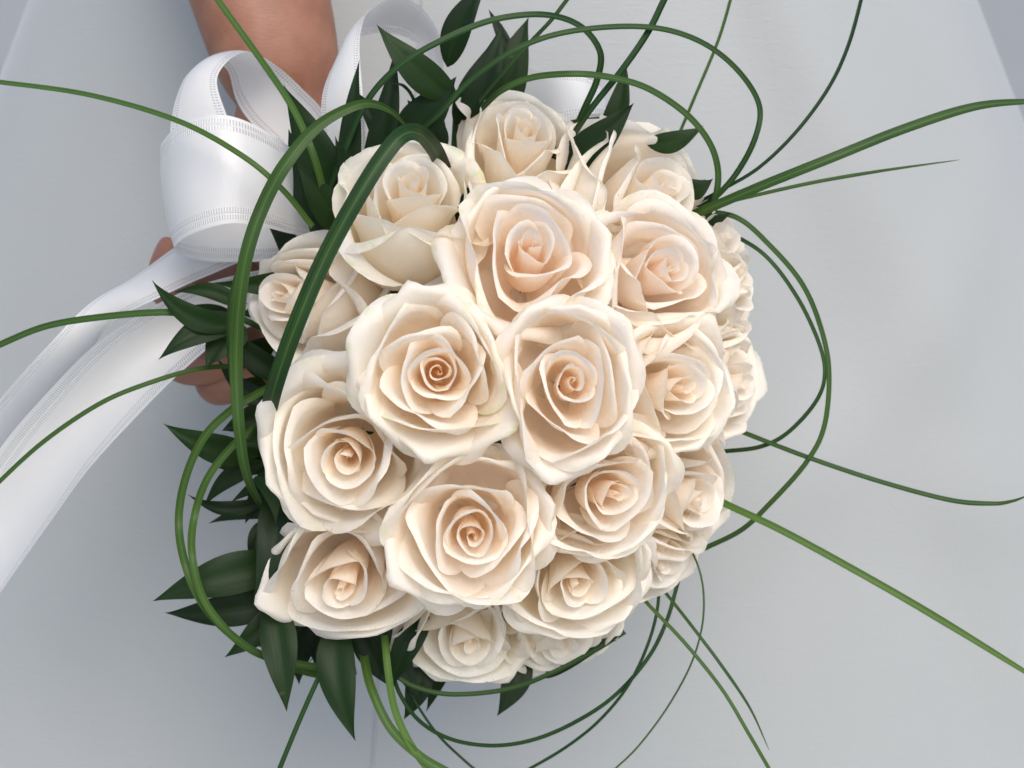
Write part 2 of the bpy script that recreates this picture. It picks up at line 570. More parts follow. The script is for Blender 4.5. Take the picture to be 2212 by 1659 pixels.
def petal(rng, th0, hw, prof, flat, ov, sag, curl, k0, point, wav, wb=0.45, sq=2.6, skew=0.0, kite=0.0):
    """One petal. th0: its direction round the axis, hw: half its spread, prof: four (r, z) Bezier points from base to rim,
    curl: how far its rim rolls back (radians), k0: where the roll begins, point: how pointed the tip stays."""
    phi = np.linspace(0, 2 * np.pi, NPHI, endpoint=False)
    # the line along which the rim rolls back: even round the rim, or straight from the tip to either shoulder
    sp_, cp_ = np.abs(np.sin(phi)), -np.cos(phi)
    qp = (sp_ ** sq + np.abs(cp_) ** sq) ** (-1 / sq)
    kl = np.clip(0.97 / (qp * np.maximum(sp_ / 0.98 + cp_, 0.3)), 0.58, 0.95)
    k0 = k0 * (1 - kite) + kl * kite
    n1 = NK - 7
    g1, g2 = np.linspace(0, 1, n1 + 1)[1:], np.linspace(0, 1, 8)[1:]
    KK = np.concatenate([g1[:, None] * k0[None, :], k0[None, :] + (1 - k0[None, :]) * g2[:, None]])
    PH = np.tile(phi, (NK, 1))
    k0 = np.tile(k0, (NK, 1))
    ph1 = [rng.uniform(0, 6.28) for _ in range(6)]

    def surf(kv, pv):
        s, c = np.sin(pv), -np.cos(pv)
        q = (np.abs(s) ** sq + np.abs(c) ** sq) ** (-1 / sq)
        X = kv * q * s
        Y = 0.5 + 0.5 * kv * q * c
        X = X * (wb + (1 - wb) * smooth(Y, 0, 0.62))
        tip = np.exp(-((pv - np.pi) / 0.34) ** 2) * smooth(kv, 0.5, 1.0)
        Y = Y + 0.055 * point * tip - 0.06 * point * smooth(np.abs(X), 0.35, 1.0) * smooth(Y, 0.5, 1)
        rz = bez(np.clip(Y, 0, 1.1), *prof)
        r, z = rz[..., 0], rz[..., 1]
        ang = X * hw
        fl = 1 / np.cos(np.clip(ang, -0.95, 0.95)) - 1
        up = smooth(Y, 0.15, 0.8)
        r = r * (1 + flat * fl * up * smooth(Y, 0.5, 1.0)) + ov * X * up
        z = z - sag * np.abs(X) ** 2.2 * up + skew * X * up
        wv = wav * up * (np.sin(2.1 * X + 3.0 * Y + ph1[0]) + 0.6 * np.sin(4.7 * X - 2.0 * Y + ph1[1]) + 0.5 * np.sin(8 * X + ph1[2]) * smooth(kv, 0.6, 1))
        r = r + wv
        z = z + 0.5 * wav * up * np.sin(5.3 * X + ph1[3])
        th = th0 + ang
        return np.stack([r * np.cos(th), r * np.sin(th), z], -1), X, Y

    base_pts, X, Y = surf(np.minimum(KK, k0), PH)
    full_pts, XF, YF = surf(KK, PH)
    e = 1e-3
    s0, x0, y0 = surf(k0, PH)
    s1, _, _ = surf(np.full_like(PH, 1.0), PH)
    dk = s1 - s0
    ell = np.linalg.norm(dk, axis=-1)
    dh = unit(dk)
    dphi = unit(surf(k0, PH + 0.02)[0] - surf(k0, PH - 0.02)[0])
    N = unit(np.cross(dphi, dh))
    radial = unit(np.concatenate([s0[..., :2], np.zeros_like(s0[..., :1])], -1))
    flip = np.sign((N * radial).sum(-1) + 0.25 * (-N[..., 2]))
    N = N * np.where(flip == 0, 1, flip)[..., None]
    # the roll grows from the shoulders up, and eases at the tip so that a corner is left there
    A = curl * smooth(y0, 0.52, 0.86)
    A = A * (1 - min(0.8, 0.5 * point) * np.exp(-((PH - np.pi) / 0.16) ** 2))
    A = A * (1 + 0.32 * np.sin(PH * 2 + ph1[4]) + 0.22 * np.sin(PH * 5 + ph1[5]))
    A = np.clip(A, 0.0, 4.2)
    f = np.clip((KK - k0) / (1 - k0), 0, 1)
    As = np.maximum(A, 1e-3)
    rho = ell / As
    a = f * As
    rolled = s0 + dh * (rho * np.sin(a))[..., None] + N * (rho * (1 - np.cos(a)))[..., None]
    pts = np.where((KK > k0)[..., None], rolled, base_pts)
    c0, cx, cy = surf(np.zeros((1, 1)), np.zeros((1, 1)))
    verts = np.concatenate([c0.reshape(1, 3), pts.reshape(-1, 3)])
    Yv = np.concatenate([cy.ravel(), YF.ravel()])
    Xv = np.concatenate([cx.ravel(), XF.ravel()])
    Kv = np.concatenate([[0.0], KK.ravel()])
    return verts, Xv, Yv, Kv


BIND = P(640, 690, -0.085)


def rose(label, px, py, w, ax, ay, rad, seed, n_in=12, n_out=6, core=0.62, height=1.25, warm=0.5, spin=0.0, open_=1.0,
         curl=1.0, peach=1.0, outer=None, green=0.5, center=0.0, squash=1.0, hug=False, oval=None, bruise=0.35):
    rng = random.Random(seed)
    S = rad * SC * (DIST - w) / DIST
    az = math.sqrt(max(0.03, 1 - ax * ax - ay * ay))
    axis = (EX * ax + EV * ay + EW * az).normalized()
    xa = (EX - axis * EX.dot(axis)).normalized()
    ya = axis.cross(xa)
    o = P(px, py, w)
    mw = Matrix(((xa.x, ya.x, axis.x, o.x), (xa.y, ya.y, axis.y, o.y), (xa.z, ya.z, axis.z, o.z), (0, 0, 0, 1)))
    root = empty("rose", mw)
    tag(root, label, "rose", "cream roses packed into the bridal bouquet")
    specs = []
    th = rng.uniform(0, 6.28) + spin
    ox, oy = rng.uniform(-0.10, 0.10), rng.uniform(-0.10, 0.10)
    ex = rng.uniform(0.90, 1.35)
    center = center + rng.uniform(-0.02, 0.13)
    for i in range(n_in):
        f = i / (n_in - 1)
        rr = (0.012 + core * f ** ex) * (1 + rng.uniform(-0.05, 0.05))
        hw = R(165) * (1 - f) ** 1.3 + R(72) * (1 - (1 - f) ** 1.3)
        hw *= rng.uniform(0.88, 1.08)
        zr = center * (1 - f) + 0.11 * math.sin(math.pi * min(1, f * 1.1)) - 0.05 * f + rng.uniform(-0.04, 0.04)
        rb = max(0.10 + (core - 0.04) * f, rr * (1.04 - 0.06 * open_))
        fl = 0.74 + 0.32 * smooth(np.array(f), 0.45, 1.0)
        hb = 0.45 + (height - 0.45) * min(1.0, f * 1.3)
        prof = ((0.02, -hb), (rb * (0.75 + 0.25 * f), -hb * 0.92), (max(rr, 0.05) * float(fl), -0.34), (rr, zr))
        specs.append(dict(th0=th, hw=hw, prof=prof, flat=0.15 + 0.45 * f, ov=0.03 + 0.05 * f, sag=0.03 + 0.12 * f,
                          curl=(0.10 + 1.7 * f ** 1.4) * curl * rng.uniform(0.55, 1.3), k0=0.92 - 0.12 * f, point=rng.uniform(0.2, 1.1) * (0.3 + f),
                          wav=0.008 + 0.012 * f, skew=rng.uniform(-0.06, 0.06), kite=rng.uniform(0.0, 0.45) * f, layer=f, off=(ox * (1 - f), oy * (1 - f))))
        th += 2.39996 + rng.uniform(-0.25, 0.25)
    if outer is None:
        a0 = rng.uniform(0, 360)
        outer = [(a0 + j * 360 / n_out + rng.uniform(-14, 14), rng.uniform(0.80, 1.0)) for j in range(n_out)]
    # a ring of plain guard petals closes the bloom, then the outer ones that reach over the neighbours
    g0 = rng.uniform(0, 120)
    for j in range(3):
        deg = g0 + rng.uniform(-7, 7) + j * 120
        prof = ((0.004, -height), (core + 0.24, -height * 0.98), (core + 0.30, -0.40), (core + 0.13, -0.08))
        specs.append(dict(th0=R(deg), hw=R(76), prof=prof, flat=0.35, ov=0.06, sag=0.14, curl=1.7 * curl * rng.uniform(0.6, 1.2), k0=0.80,
                          point=rng.uniform(0.3, 1.0), wav=0.016, skew=rng.uniform(-0.08, 0.08), kite=rng.uniform(0.1, 0.6), wb=1.0, layer=1.05, off=(0, 0)))
    for j, (deg, rr) in enumerate(outer):
        zr = rng.uniform(-0.28, -0.08) - 0.25 * max(0, rr - 0.9)
        if hug:
            rr = min(rr, 0.9) * 0.95
            prof = ((0.06, -height), (1.02, -height * 1.0), (1.02, zr - 0.30), (rr, zr + 0.04))
        else:
            rr *= 1.12
            prof = ((0.06, -height), (core + 0.36, -height * 0.98), (core + 0.14, zr - 0.10), (rr, zr))
        specs.append(dict(th0=R(deg), hw=R(rng.uniform(74, 86) if hug else rng.uniform(54, 68)), prof=prof, flat=0.40, ov=0.06 * rng.choice((-1, 1)), sag=rng.uniform(0.10, 0.22),
                          curl=2.5 * curl * rng.uniform(0.8, 1.2), k0=rng.uniform(0.70, 0.78), point=rng.uniform(0.8, 1.8), wav=0.016, skew=rng.uniform(-0.10, 0.10),
                          kite=rng.uniform(0.45, 0.95), layer=1.15, off=(0, 0)))
    if oval is None:
        oval = (rng.uniform(0, 3.14), rng.uniform(0.84, 0.98))
    oc, os_ = math.cos(oval[0]), math.sin(oval[0])
    for sp_ in specs:
        lay, off = sp_.pop("layer"), sp_.pop("off")
        v, X, Y, K = petal(rng, **sp_)
        v[:, 0] += off[0] * smooth(Y, 0.2, 1)
        v[:, 1] += off[1] * smooth(Y, 0.2, 1)
        v[:, 2] *= squash
        q = (v[:, 0] * oc + v[:, 1] * os_) * (oval[1] - 1)
        v[:, 0] += q * oc
        v[:, 1] += q * os_
        tone = np.clip(1 - Y, 0, 1) ** 1.0 * (1.22 - 0.84 * min(lay, 1.0)) + 0.22 * max(0, 1 - lay * 1.6)
        tone = np.clip(tone * peach, 0, 1)
        edge = smooth(K, 0.80, 1.0) * smooth(Y, 0.35, 0.7)
        n = len(v)
        ob = mesh_obj("petal", v * S, PETAL_FACES, M_PETAL, root,
                      {"tone": tone, "edge": edge, "warm": np.full(n, warm), "bruise": np.full(n, bruise * (0.35 + 0.65 * min(1, lay))), "green": np.full(n, green * (0.2 + 0.8 * (lay > 1))),
                       "petal_uv": np.stack([X, Y, np.zeros(n)], -1)})
    # green hip and stem towards the binding point
    im = mw.inverted()
    b0 = Vector((0, 0, -height * S * squash * 0.97))
    b1 = im @ BIND
    d1 = (b1 - b0)
    pts = [b0 + Vector((0, 0, -q * S)) for q in (0.12, 0.18, 0.26, 0.36)]
    pts += [pts[-1].lerp(b1, q) for q in (0.15, 0.4, 0.7, 1.0)] + [b1 + d1.normalized() * 0.05]
    rads = [0.0018, 0.0046, 0.0050, 0.0036] + [0.0026] * 5
    sv, sf, sa = tube(pts, rads, 7)
    mesh_obj("stem", sv, sf, M_STEM, root, sa)
    return root


ROSES = [
    dict(label="rose at the very top of the bouquet with browned crinkled rim", px=1132, py=282, w=0.055, ax=0.16, ay=0.56, rad=150, seed=11, bruise=1.0, hug=True, outer=[(270,0.9),(0,0.85),(90,0.75),(180,1.0)], warm=0.15, core=0.60, height=1.45),
    dict(label="tall rose crossed by the broad folded grass blade", px=885, py=392, w=0.085, ax=0.05, ay=0.58, rad=155, seed=12, hug=True, outer=[(272,0.9),(185,1.0),(95,0.9),(5,0.9)], warm=0.1, core=0.60, height=2.0, green=1.0),
    dict(label="upper right rose turned away beside the cluster of grass ends", px=1432, py=395, w=0.055, ax=0.55, ay=0.35, rad=176, seed=43, bruise=0.8, hug=True, outer=[(150,0.9),(100,0.8),(200,0.95),(30,0.6),(300,0.75),(250,0.8)], warm=0.3, core=0.58, height=1.45),
    dict(label="large rose with deep peach hollow below the topmost rose", px=1150, py=530, w=0.110, ax=0.10, ay=0.28, rad=184, seed=14, outer=[(125,0.82),(70,0.78),(15,0.95),(-30,0.95),(250,1.0),(205,1.08)], warm=0.7, peach=1.35, core=0.62, height=1.30, green=0.8),
    dict(label="leftmost rose facing left between the two broad grass blades", px=618, py=640, w=0.060, ax=-0.6, ay=0.12, rad=150, seed=15, bruise=0.6, hug=True, outer=[(20,0.95),(110,0.85),(210,0.8),(300,0.9)], warm=0.5, core=0.58, height=1.85),
    dict(label="pale pink rose just below the cluster of grass ends", px=1450, py=575, w=0.085, ax=0.38, ay=0.16, rad=160, seed=16, hug=True, outer=[(110,0.95),(45,0.8),(0,0.75),(190,0.85),(250,0.82),(310,0.85)], warm=0.9, core=0.55, height=1.35),
    dict(label="upper of the small side-on roses on the right rim", px=1592, py=625, w=0.030, ax=0.82, ay=0.22, rad=138, seed=17, bruise=0.7, warm=0.4, core=0.6, height=1.3),
    dict(label="small rose peeping out behind the pale pink one", px=1556, py=508, w=0.034, ax=0.66, ay=0.48, rad=132, seed=18, warm=0.2, core=0.6, height=1.3),
    dict(label="round open rose with dark peach centre, nearest the bouquet's middle", px=938, py=803, w=0.128, ax=0.0, ay=0.02, rad=172, seed=19, n_in=15, outer=[(160,1.05),(105,1.03),(30,0.78),(325,1.08),(262,0.98),(215,0.95)], warm=0.4, peach=1.5, core=0.58, height=1.25, green=0.8),
    dict(label="large rose with oval swirl right of the dark-centred one", px=1235, py=830, w=0.128, ax=0.10, ay=0.02, rad=184, seed=20, oval=(0.15, 0.78), outer=[(125,0.95),(80,0.85),(40,1.0),(0,0.82),(200,0.8),(255,1.05),(300,0.85)], warm=0.65, core=0.62, height=1.25),
    dict(label="rose half turned right with small yellowish heart", px=1475, py=840, w=0.090, ax=0.46, ay=0.0, rad=165, seed=21, warm=0.45, core=0.58, height=1.3),
    dict(label="lower of the small side-on roses on the right rim", px=1604, py=820, w=0.035, ax=0.82, ay=0.0, rad=152, seed=22, bruise=0.7, warm=0.5, core=0.6, height=1.2),
    dict(label="rose with broad folded petal beside the fingers, lower left", px=735, py=1000, w=0.100, ax=-0.10, ay=-0.22, rad=182, seed=23, n_in=13, outer=[(150,1.0),(75,1.12),(20,0.8),(318,1.05),(240,0.78),(200,0.88)], warm=0.4, core=0.62, height=1.45),
    dict(label="round rose with many rings below the dark-centred one", px=1014, py=1150, w=0.115, ax=0.02, ay=-0.08, rad=168, seed=24, oval=(0.0, 0.97), n_in=15, outer=[(15,0.98),(75,0.85),(140,0.8),(215,1.08),(270,0.84),(320,0.78)], warm=0.6, core=0.68, height=1.25),
    dict(label="wide oval rose tilted right, lower right of the middle", px=1318, py=1075, w=0.100, ax=0.26, ay=-0.12, rad=170, seed=25, oval=(2.2, 0.8), outer=[(40,0.92),(110,0.75),(170,0.78),(345,0.82),(250,0.78),(300,0.82)], warm=0.6, core=0.66, height=1.2),
    dict(label="frilly full-blown rose seen edge-on at the lower right", px=1515, py=1075, w=0.045, ax=0.74, ay=-0.18, rad=160, seed=26, bruise=0.8, warm=0.6, core=0.7, height=1.1, n_in=16),
    dict(label="bottom left rose above the dark hanging leaves", px=740, py=1255, w=0.075, ax=-0.06, ay=-0.28, rad=182, seed=57, bruise=0.8, oval=(1.9, 0.82), outer=[(85,0.88),(30,0.78),(345,1.02),(295,0.88),(200,0.98),(140,0.82)], warm=0.55, core=0.64, height=1.3),
    dict(label="cream rose facing down right near the bouquet's bottom", px=1260, py=1268, w=0.080, ax=0.20, ay=-0.30, rad=172, seed=28, oval=(1.6, 0.85), outer=[(155,0.92),(255,0.84),(310,0.8),(60,0.8),(20,0.86),(200,0.84)], warm=0.25, core=0.62, height=1.25),
    dict(label="small crumpled rose at the lowest edge of the bouquet", px=1002, py=1394, w=0.045, ax=0.02, ay=-0.50, rad=168, seed=59, bruise=0.9, warm=0.05, core=0.55, height=1.5),
    dict(label="rose seen from the side at the bottom rim", px=1215, py=1385, w=0.03, ax=0.25, ay=-0.66, rad=165, seed=30, bruise=0.7, warm=0.2, core=0.6, height=1.2),
    dict(label="half hidden rose with drooping petals at the lower right rim", px=1440, py=1215, w=0.035, ax=0.55, ay=-0.55, rad=150, seed=31, warm=0.45, core=0.6, height=1.2),
]
for r_ in ROSES:
    rose(**r_)


# ---------------------------------------------------------------- blades of grass
BLADE_TOP = [(-1.0, 0.16), (-0.5, 0.05), (0.0, -0.07), (0.5, 0.05), (1.0, 0.16)]
BLADE_RING = BLADE_TOP + [(x, y - 0.02 - 0.05 * (1 - abs(x))) for x, y in BLADE_TOP[::-1]]


def blade(label, pts, width, twist=0.0, tip=(True, True), tone=0.5, taper=0.35, roll=0.0):
    """pts: (px, py, w) along the blade; width in photograph units at its widest; tip: whether each end narrows to a point."""
    c = catmull([tuple(P(x, y, w)) for x, y, w in pts], 12)
    n = len(c)
    T = unit(np.gradient(c, axis=0))
    N = np.tile(np.array(EW), (n, 1))
    N = unit(N - T * (N * T).sum(1, keepdims=True))
    B = np.cross(T, N)
    t = np.linspace(0, 1, n)
    a = twist + roll * t
    side = B * np.cos(a)[:, None] + N * np.sin(a)[:, None]
    nor = np.cross(side, T)
    w = np.ones(n)
    if tip[0]:
        w *= np.clip(t / taper, 0.0, 1) ** 0.6 * 0.95 + 0.05
    if tip[1]:
        w *= np.clip((1 - t) / taper, 0.0, 1) ** 0.6 * 0.95 + 0.05
    hw = 0.42 * width * SC * w
    ln = np.concatenate([[0], np.cumsum(np.linalg.norm(np.diff(c, axis=0), axis=1))])
    vs, uv, tn = [], [], []
    m = len(BLADE_RING)
    o = c[0]
    for i in range(n):
        for x, y in BLADE_RING:
            vs.append(c[i] - o + side[i] * (x * hw[i]) + nor[i] * (y * hw[i] * 1.2))
            uv.append((x, ln[i] * 8, 0))
            tn.append(tone + 0.08 * (abs(x) < 0.2))
    fs = [(i * m + s, i * m + (s + 1) % m, (i + 1) * m + (s + 1) % m, (i + 1) * m + s) for i in range(n - 1) for s in range(m) if s not in (4, 9)]
    ob = mesh_obj("grass_blade", vs, fs, M_BLADE, None, {"petal_uv": np.array(uv), "tone": np.array(tn)})
    ob.location = Vector(o)
    tag(ob, label, "grass blade", "long grass blades arching out of the bouquet")
    return ob


F, T_ = False, True
BLADES = [
    ("blade running from the left edge over the lower ribbon loop", [(-60, 172, .02), (0, 178, .025), (190, 205, .05), (380, 260, .078), (520, 335, .088), (610, 410, .085), (675, 490, .07)], 15, .5, (F, F), .62),
    ("light blade from the top edge over the upper ribbon loop", [(430, -60, .03), (470, 0, .035), (560, 125, .045), (630, 230, .07), (675, 330, .08), (703, 430, .065)], 17, .4, (F, F), .72),
    ("broad dark blade folded over the tall rose", [(965, 380, .045), (940, 325, .085), (908, 290, .108), (872, 290, .118), (830, 335, .122), (770, 430, .124), (700, 560, .122), (640, 700, .118), (595, 830, .105), (572, 930, .07)], 38, .15, (F, F), .42),
    ("broad blade bowing down along the left rim of the roses", [(880, 275, .07), (840, 237, .085), (780, 225, .095), (690, 270, .10), (620, 350, .105), (570, 440, .105), (535, 540, .105), (517, 650, .10), (510, 780, .09), (518, 940, .085), (538, 1040, .07), (575, 1110, .04), (610, 1170, .02)], 31, .2, (T_, T_), .5),
    ("second slimmer blade beside the left bowing one", [(556, 500, .088), (517, 580, .09), (498, 660, .088), (497, 760, .08), (507, 860, .065), (530, 950, .04)], 14, .3, (T_, F), .45),
    ("arching blade looping over the top and bending down to the right", [(690, 470, .04), (735, 350, .06), (790, 225, .075), (860, 145, .08), (950, 90, .08), (1060, 45, .075), (1170, 32, .07), (1250, 55, .06), (1295, 110, .055), (1290, 170, .05), (1262, 235, .045), (1215, 340, .03)], 17, .35, (F, F), .45),
    ("wide arch from the top leaves to the grass cluster on the right", [(860, 320, .03), (945, 250, .06), (1010, 180, .07), (1100, 115, .075), (1200, 75, .075), (1330, 58, .07), (1440, 65, .065), (1530, 100, .06), (1600, 160, .055), (1640, 230, .05), (1630, 300, .05), (1590, 375, .045), (1540, 430, .04), (1490, 460, .03)], 15, .3, (F, F), .45),
    ("lower arch over the topmost rose ending at the grass cluster", [(1040, 235, .05), (1085, 195, .065), (1150, 168, .07), (1240, 160, .075), (1320, 168, .07), (1400, 192, .065), (1480, 245, .06), (1530, 305, .055), (1550, 365, .05), (1545, 425, .045), (1520, 480, .03)], 17, .3, (F, F), .5),
    ("straight dark blade slanting up through the top leaves", [(1035, 220, .04), (1085, 160, .055), (1140, 98, .06), (1190, 45, .06), (1225, 0, .06), (1270, -60, .06)], 12, .5, (F, F), .35),
    ("straight blade rising to the top edge right of the topmost rose", [(1205, 345, .03), (1270, 245, .06), (1345, 150, .065), (1400, 70, .065), (1435, 0, .065), (1470, -70, .065)], 17, .4, (F, F), .42),
    ("thin blade rising to the top edge over bare cloth", [(1435, 360, .0), (1450, 330, .005), (1500, 212, .01), (1550, 92, .01), (1578, 0, .01), (1592, -60, .01)], 9, .5, (F, F), .55),
    ("thin blade curving up to the top edge, right of the arches", [(1480, 452, .03), (1560, 410, .04), (1640, 362, .045), (1720, 285, .045), (1790, 190, .04), (1832, 100, .035), (1860, 0, .03), (1870, -60, .03)], 10, .5, (F, F), .3),
    ("blade sweeping from the grass cluster to the right edge", [(1480, 470, .03), (1520, 455, .045), (1650, 400, .06), (1800, 340, .065), (1950, 280, .06), (2100, 232, .055), (2212, 220, .05), (2290, 222, .05)], 24, .25, (F, T_), .6),
    ("needle-thin straight blade whose tip ends over bare cloth right of the roses", [(1490, 458, .02), (1600, 430, .03), (1750, 396, .035), (1900, 370, .035), (2075, 345, .03)], 11, .5, (F, T_), .5),
    ("outer of the two loops round the right side of the roses", [(1500, 455, .02), (1590, 470, .03), (1660, 528, .03), (1730, 610, .025), (1770, 700, .02), (1790, 800, .02), (1780, 920, .02), (1740, 1000, .02), (1660, 1090, .015), (1600, 1145, .01), (1520, 1185, .0)], 15, .4, (F, F), .5),
    ("inner of the two loops round the right side of the roses", [(1560, 495, .02), (1650, 550, .03), (1720, 640, .03), (1768, 740, .025), (1781, 810, .025), (1760, 870, .02), (1700, 935, .015), (1640, 965, .01), (1560, 975, .0)], 13, .5, (F, F), .4),
    ("blade reaching right with upturned pale tip", [(1560, 915, .0), (1620, 940, .01), (1750, 990, .02), (1900, 1040, .025), (2050, 1080, .03), (2140, 1088, .03), (2185, 1083, .032), (2222, 1070, .035)], 13, .4, (F, T_), .45),
    ("bright blade running straight down to the right edge", [(1530, 1070, .01), (1570, 1090, .02), (1700, 1152, .03), (1900, 1262, .04), (2050, 1350, .045), (2212, 1450, .05), (2290, 1500, .05)], 18, .2, (F, T_), .78),
    ("hair-thin blade curling down to the bottom edge", [(1485, 1170, .01), (1510, 1230, .015), (1520, 1290, .015), (1515, 1360, .015), (1490, 1440, .015), (1440, 1530, .01), (1380, 1610, .01), (1330, 1659, .01), (1280, 1700, .01)], 6, .5, (F, F), .55),
    ("left of the two straight blades at the lower right", [(1370, 1265, .01), (1395, 1300, .02), (1480, 1390, .03), (1560, 1490, .035), (1620, 1590, .04), (1660, 1659, .04), (1690, 1710, .04)], 10, .4, (F, F), .55),
    ("right of the two straight blades at the lower right, tip inside the frame", [(1425, 1265, .01), (1445, 1290, .015), (1500, 1360, .025), (1560, 1440, .03), (1620, 1530, .03), (1662, 1622, .03)], 9, .4, (F, T_), .55),
    ("dark blade dropping from the lower right rim to the bottom edge", [(1425, 1240, .005), (1418, 1325, .015), (1392, 1410, .02), (1350, 1490, .02), (1290, 1560, .02), (1220, 1615, .02), (1140, 1662, .02), (1080, 1690, .02)], 10, .5, (F, F), .4),
    ("long loop swinging under the bouquet near the bottom edge", [(1466, 1250, .0), (1440, 1340, .01), (1400, 1420, .015), (1330, 1500, .02), (1250, 1555, .02), (1160, 1595, .02), (1070, 1610, .025), (980, 1598, .03), (910, 1560, .03), (865, 1500, .03), (838, 1420, .02)], 12, .4, (F, F), .45),
    ("loop hugging the lower rim of the roses", [(820, 1420, .02), (850, 1455, .03), (900, 1485, .03), (980, 1500, .03), (1100, 1488, .03), (1200, 1450, .03), (1290, 1402, .02), (1350, 1365, .0)], 12, .4, (F, F), .45),
    ("outer loop bulging from the lower left side", [(600, 830, .05), (560, 848, .065), (500, 885, .07), (440, 945, .07), (400, 1035, .065), (386, 1130, .06), (402, 1225, .072), (442, 1310, .070), (510, 1380, .062), (580, 1420, .042), (690, 1442, .03), (760, 1445, .02)], 19, .3, (F, F), .6),
    ("inner loop bulging from the lower left side", [(600, 900, .05), (565, 915, .06), (510, 955, .065), (450, 1030, .065), (420, 1115, .06), (415, 1200, .074), (440, 1295, .072), (500, 1372, .064), (560, 1412, .044), (640, 1445, .03), (700, 1458, .025), (770, 1450, .02)], 18, .3, (F, F), .55),
    ("blade arching out to the left edge across the ribbon tails", [(-60, 775, .03), (0, 745, .035), (100, 705, .045), (220, 685, .055), (350, 675, .06), (430, 683, .055), (500, 695, .04)], 17, .25, (F, F), .65),
    ("dark blade falling to the left edge below the ribbon tails", [(-60, 1105, .03), (0, 1040, .035), (100, 950, .045), (220, 870, .05), (330, 825, .05), (430, 797, .045), (520, 790, .03)], 13, .4, (F, F), .5),
    ("stiff blade pointing down to the bottom edge, left of the hanging leaves", [(585, 1710, .04), (605, 1659, .045), (650, 1550, .05), (695, 1450, .05), (735, 1370, .03)], 13, .4, (F, F), .4),
    ("broad blade curving down to the bottom edge beside the bright one", [(780, 1360, .02), (788, 1430, .035), (805, 1495, .045), (845, 1575, .05), (905, 1632, .05), (960, 1665, .05), (1010, 1690, .05)], 22, .3, (F, F), .6),
    ("bright green blade hanging from the bottom left rose", [(826, 1340, .03), (832, 1390, .045), (838, 1450, .05), (852, 1530, .05), (882, 1600, .05), (925, 1662, .05), (960, 1700, .05)], 18, .3, (F, F), .85),
    ("fine dark blade crossing the bottom loops to the bottom edge", [(865, 1440, .01), (885, 1495, .02), (940, 1580, .02), (1000, 1640, .02), (1060, 1690, .02)], 7, .5, (F, F), .25),
    ("fine curl of grass between the tall rose and the bow", [(845, 180, .05), (872, 186, .055), (893, 215, .05), (900, 262, .04)], 9, .4, (T_, F), .4),
]
for b_ in BLADES:
    blade(*b_[:2], b_[2], twist=b_[3], tip=b_[4], tone=b_[5])


# ---------------------------------------------------------------- sprigs of broad leaves
def leaf_mesh(base, tip, width, bow, lift, fold, twist, curl_tip, rng):
    """A lance-shaped leaf from base to tip (world points): bow bends it in its plane, lift out of it, fold is the valley at the midrib."""
    base, tip = np.array(base), np.array(tip)
    L = np.linalg.norm(tip - base)
    d = (tip - base) / L
    N = np.array(EW) - d * np.dot(np.array(EW), d)
    N /= np.linalg.norm(N)
    B = np.cross(d, N)
    nl, nw = 18, 8
    vs, uv, tn = [], [], []
    for i in range(nl + 1):
        t = i / nl
        wdt = (t ** 0.72) * ((1 - t) ** 1.22) * 3.55 if 0 < t < 1 else 0.0
        wdt = max(wdt, 0.03 if t < 0.5 else 0.0)
        c = base + d * (L * t) + B * (bow * L * 4 * t * (1 - t)) + N * (lift * L * 4 * t * (1 - t) - curl_tip * L * t ** 3)
        a = twist * (t - 0.3)
        s = B * math.cos(a) + N * math.sin(a)
        n = np.cross(d, s) * -1
        for j in range(nw + 1):
            x = 2 * j / nw - 1
            h = fold * abs(x) * wdt * width * 0.5 - 0.10 * x * x * wdt * width
            wavy = 0.02 * width * math.sin(9 * t + 3 * x + rng) * abs(x)
            vs.append(c + s * (x * wdt * width * 0.5) + n * (h + wavy))
            uv.append((x, t, rng))
            tn.append(0.5 + (0.10 if abs(x) < 0.1 else 0.0))
    fs = [(i * (nw + 1) + j, i * (nw + 1) + j + 1, (i + 1) * (nw + 1) + j + 1, (i + 1) * (nw + 1) + j) for i in range(nl) for j in range(nw)]
    return np.array(vs), fs, np.array(uv), np.array(tn)


def sprig(label, root_px, leaves):
    """leaves: (base px, py, w, tip px, py, w, width, bow, lift, fold, twist, tone)"""
    rp = P(*root_px)
    root = empty("leaf_sprig", Matrix.Translation(rp))
    tag(root, label, "leaf sprig", "dark leaf sprigs tucked round the roses")
    ctr = P(950, 880, -0.02)
    b1 = rp + (ctr - rp).normalized() * 0.05
    pts = catmull([(0, 0, 0), tuple((b1 - rp) * 0.5), tuple(b1 - rp)], 4)
    sv, sf, sa = tube(pts, [0.0016] * len(pts), 6)
    mesh_obj("stem", sv, sf, M_STEM, root, sa)
    for k, (bx, by, bw, tx, ty, tw, wd, bow, lift, fold, twi, tone) in enumerate(leaves):
        v, f, uv, tn = leaf_mesh(P(bx, by, bw), P(tx, ty, tw), (wd if wd < 60 or wd > 200 else 60 + (wd - 60) * 0.65) * SC, bow, lift, fold, twi, 0.05, random.uniform(0, 6))
        mesh_obj("leaf", v - np.array(rp), f, M_LEAF, root, {"petal_uv": uv, "tone": tn + tone})
    return root


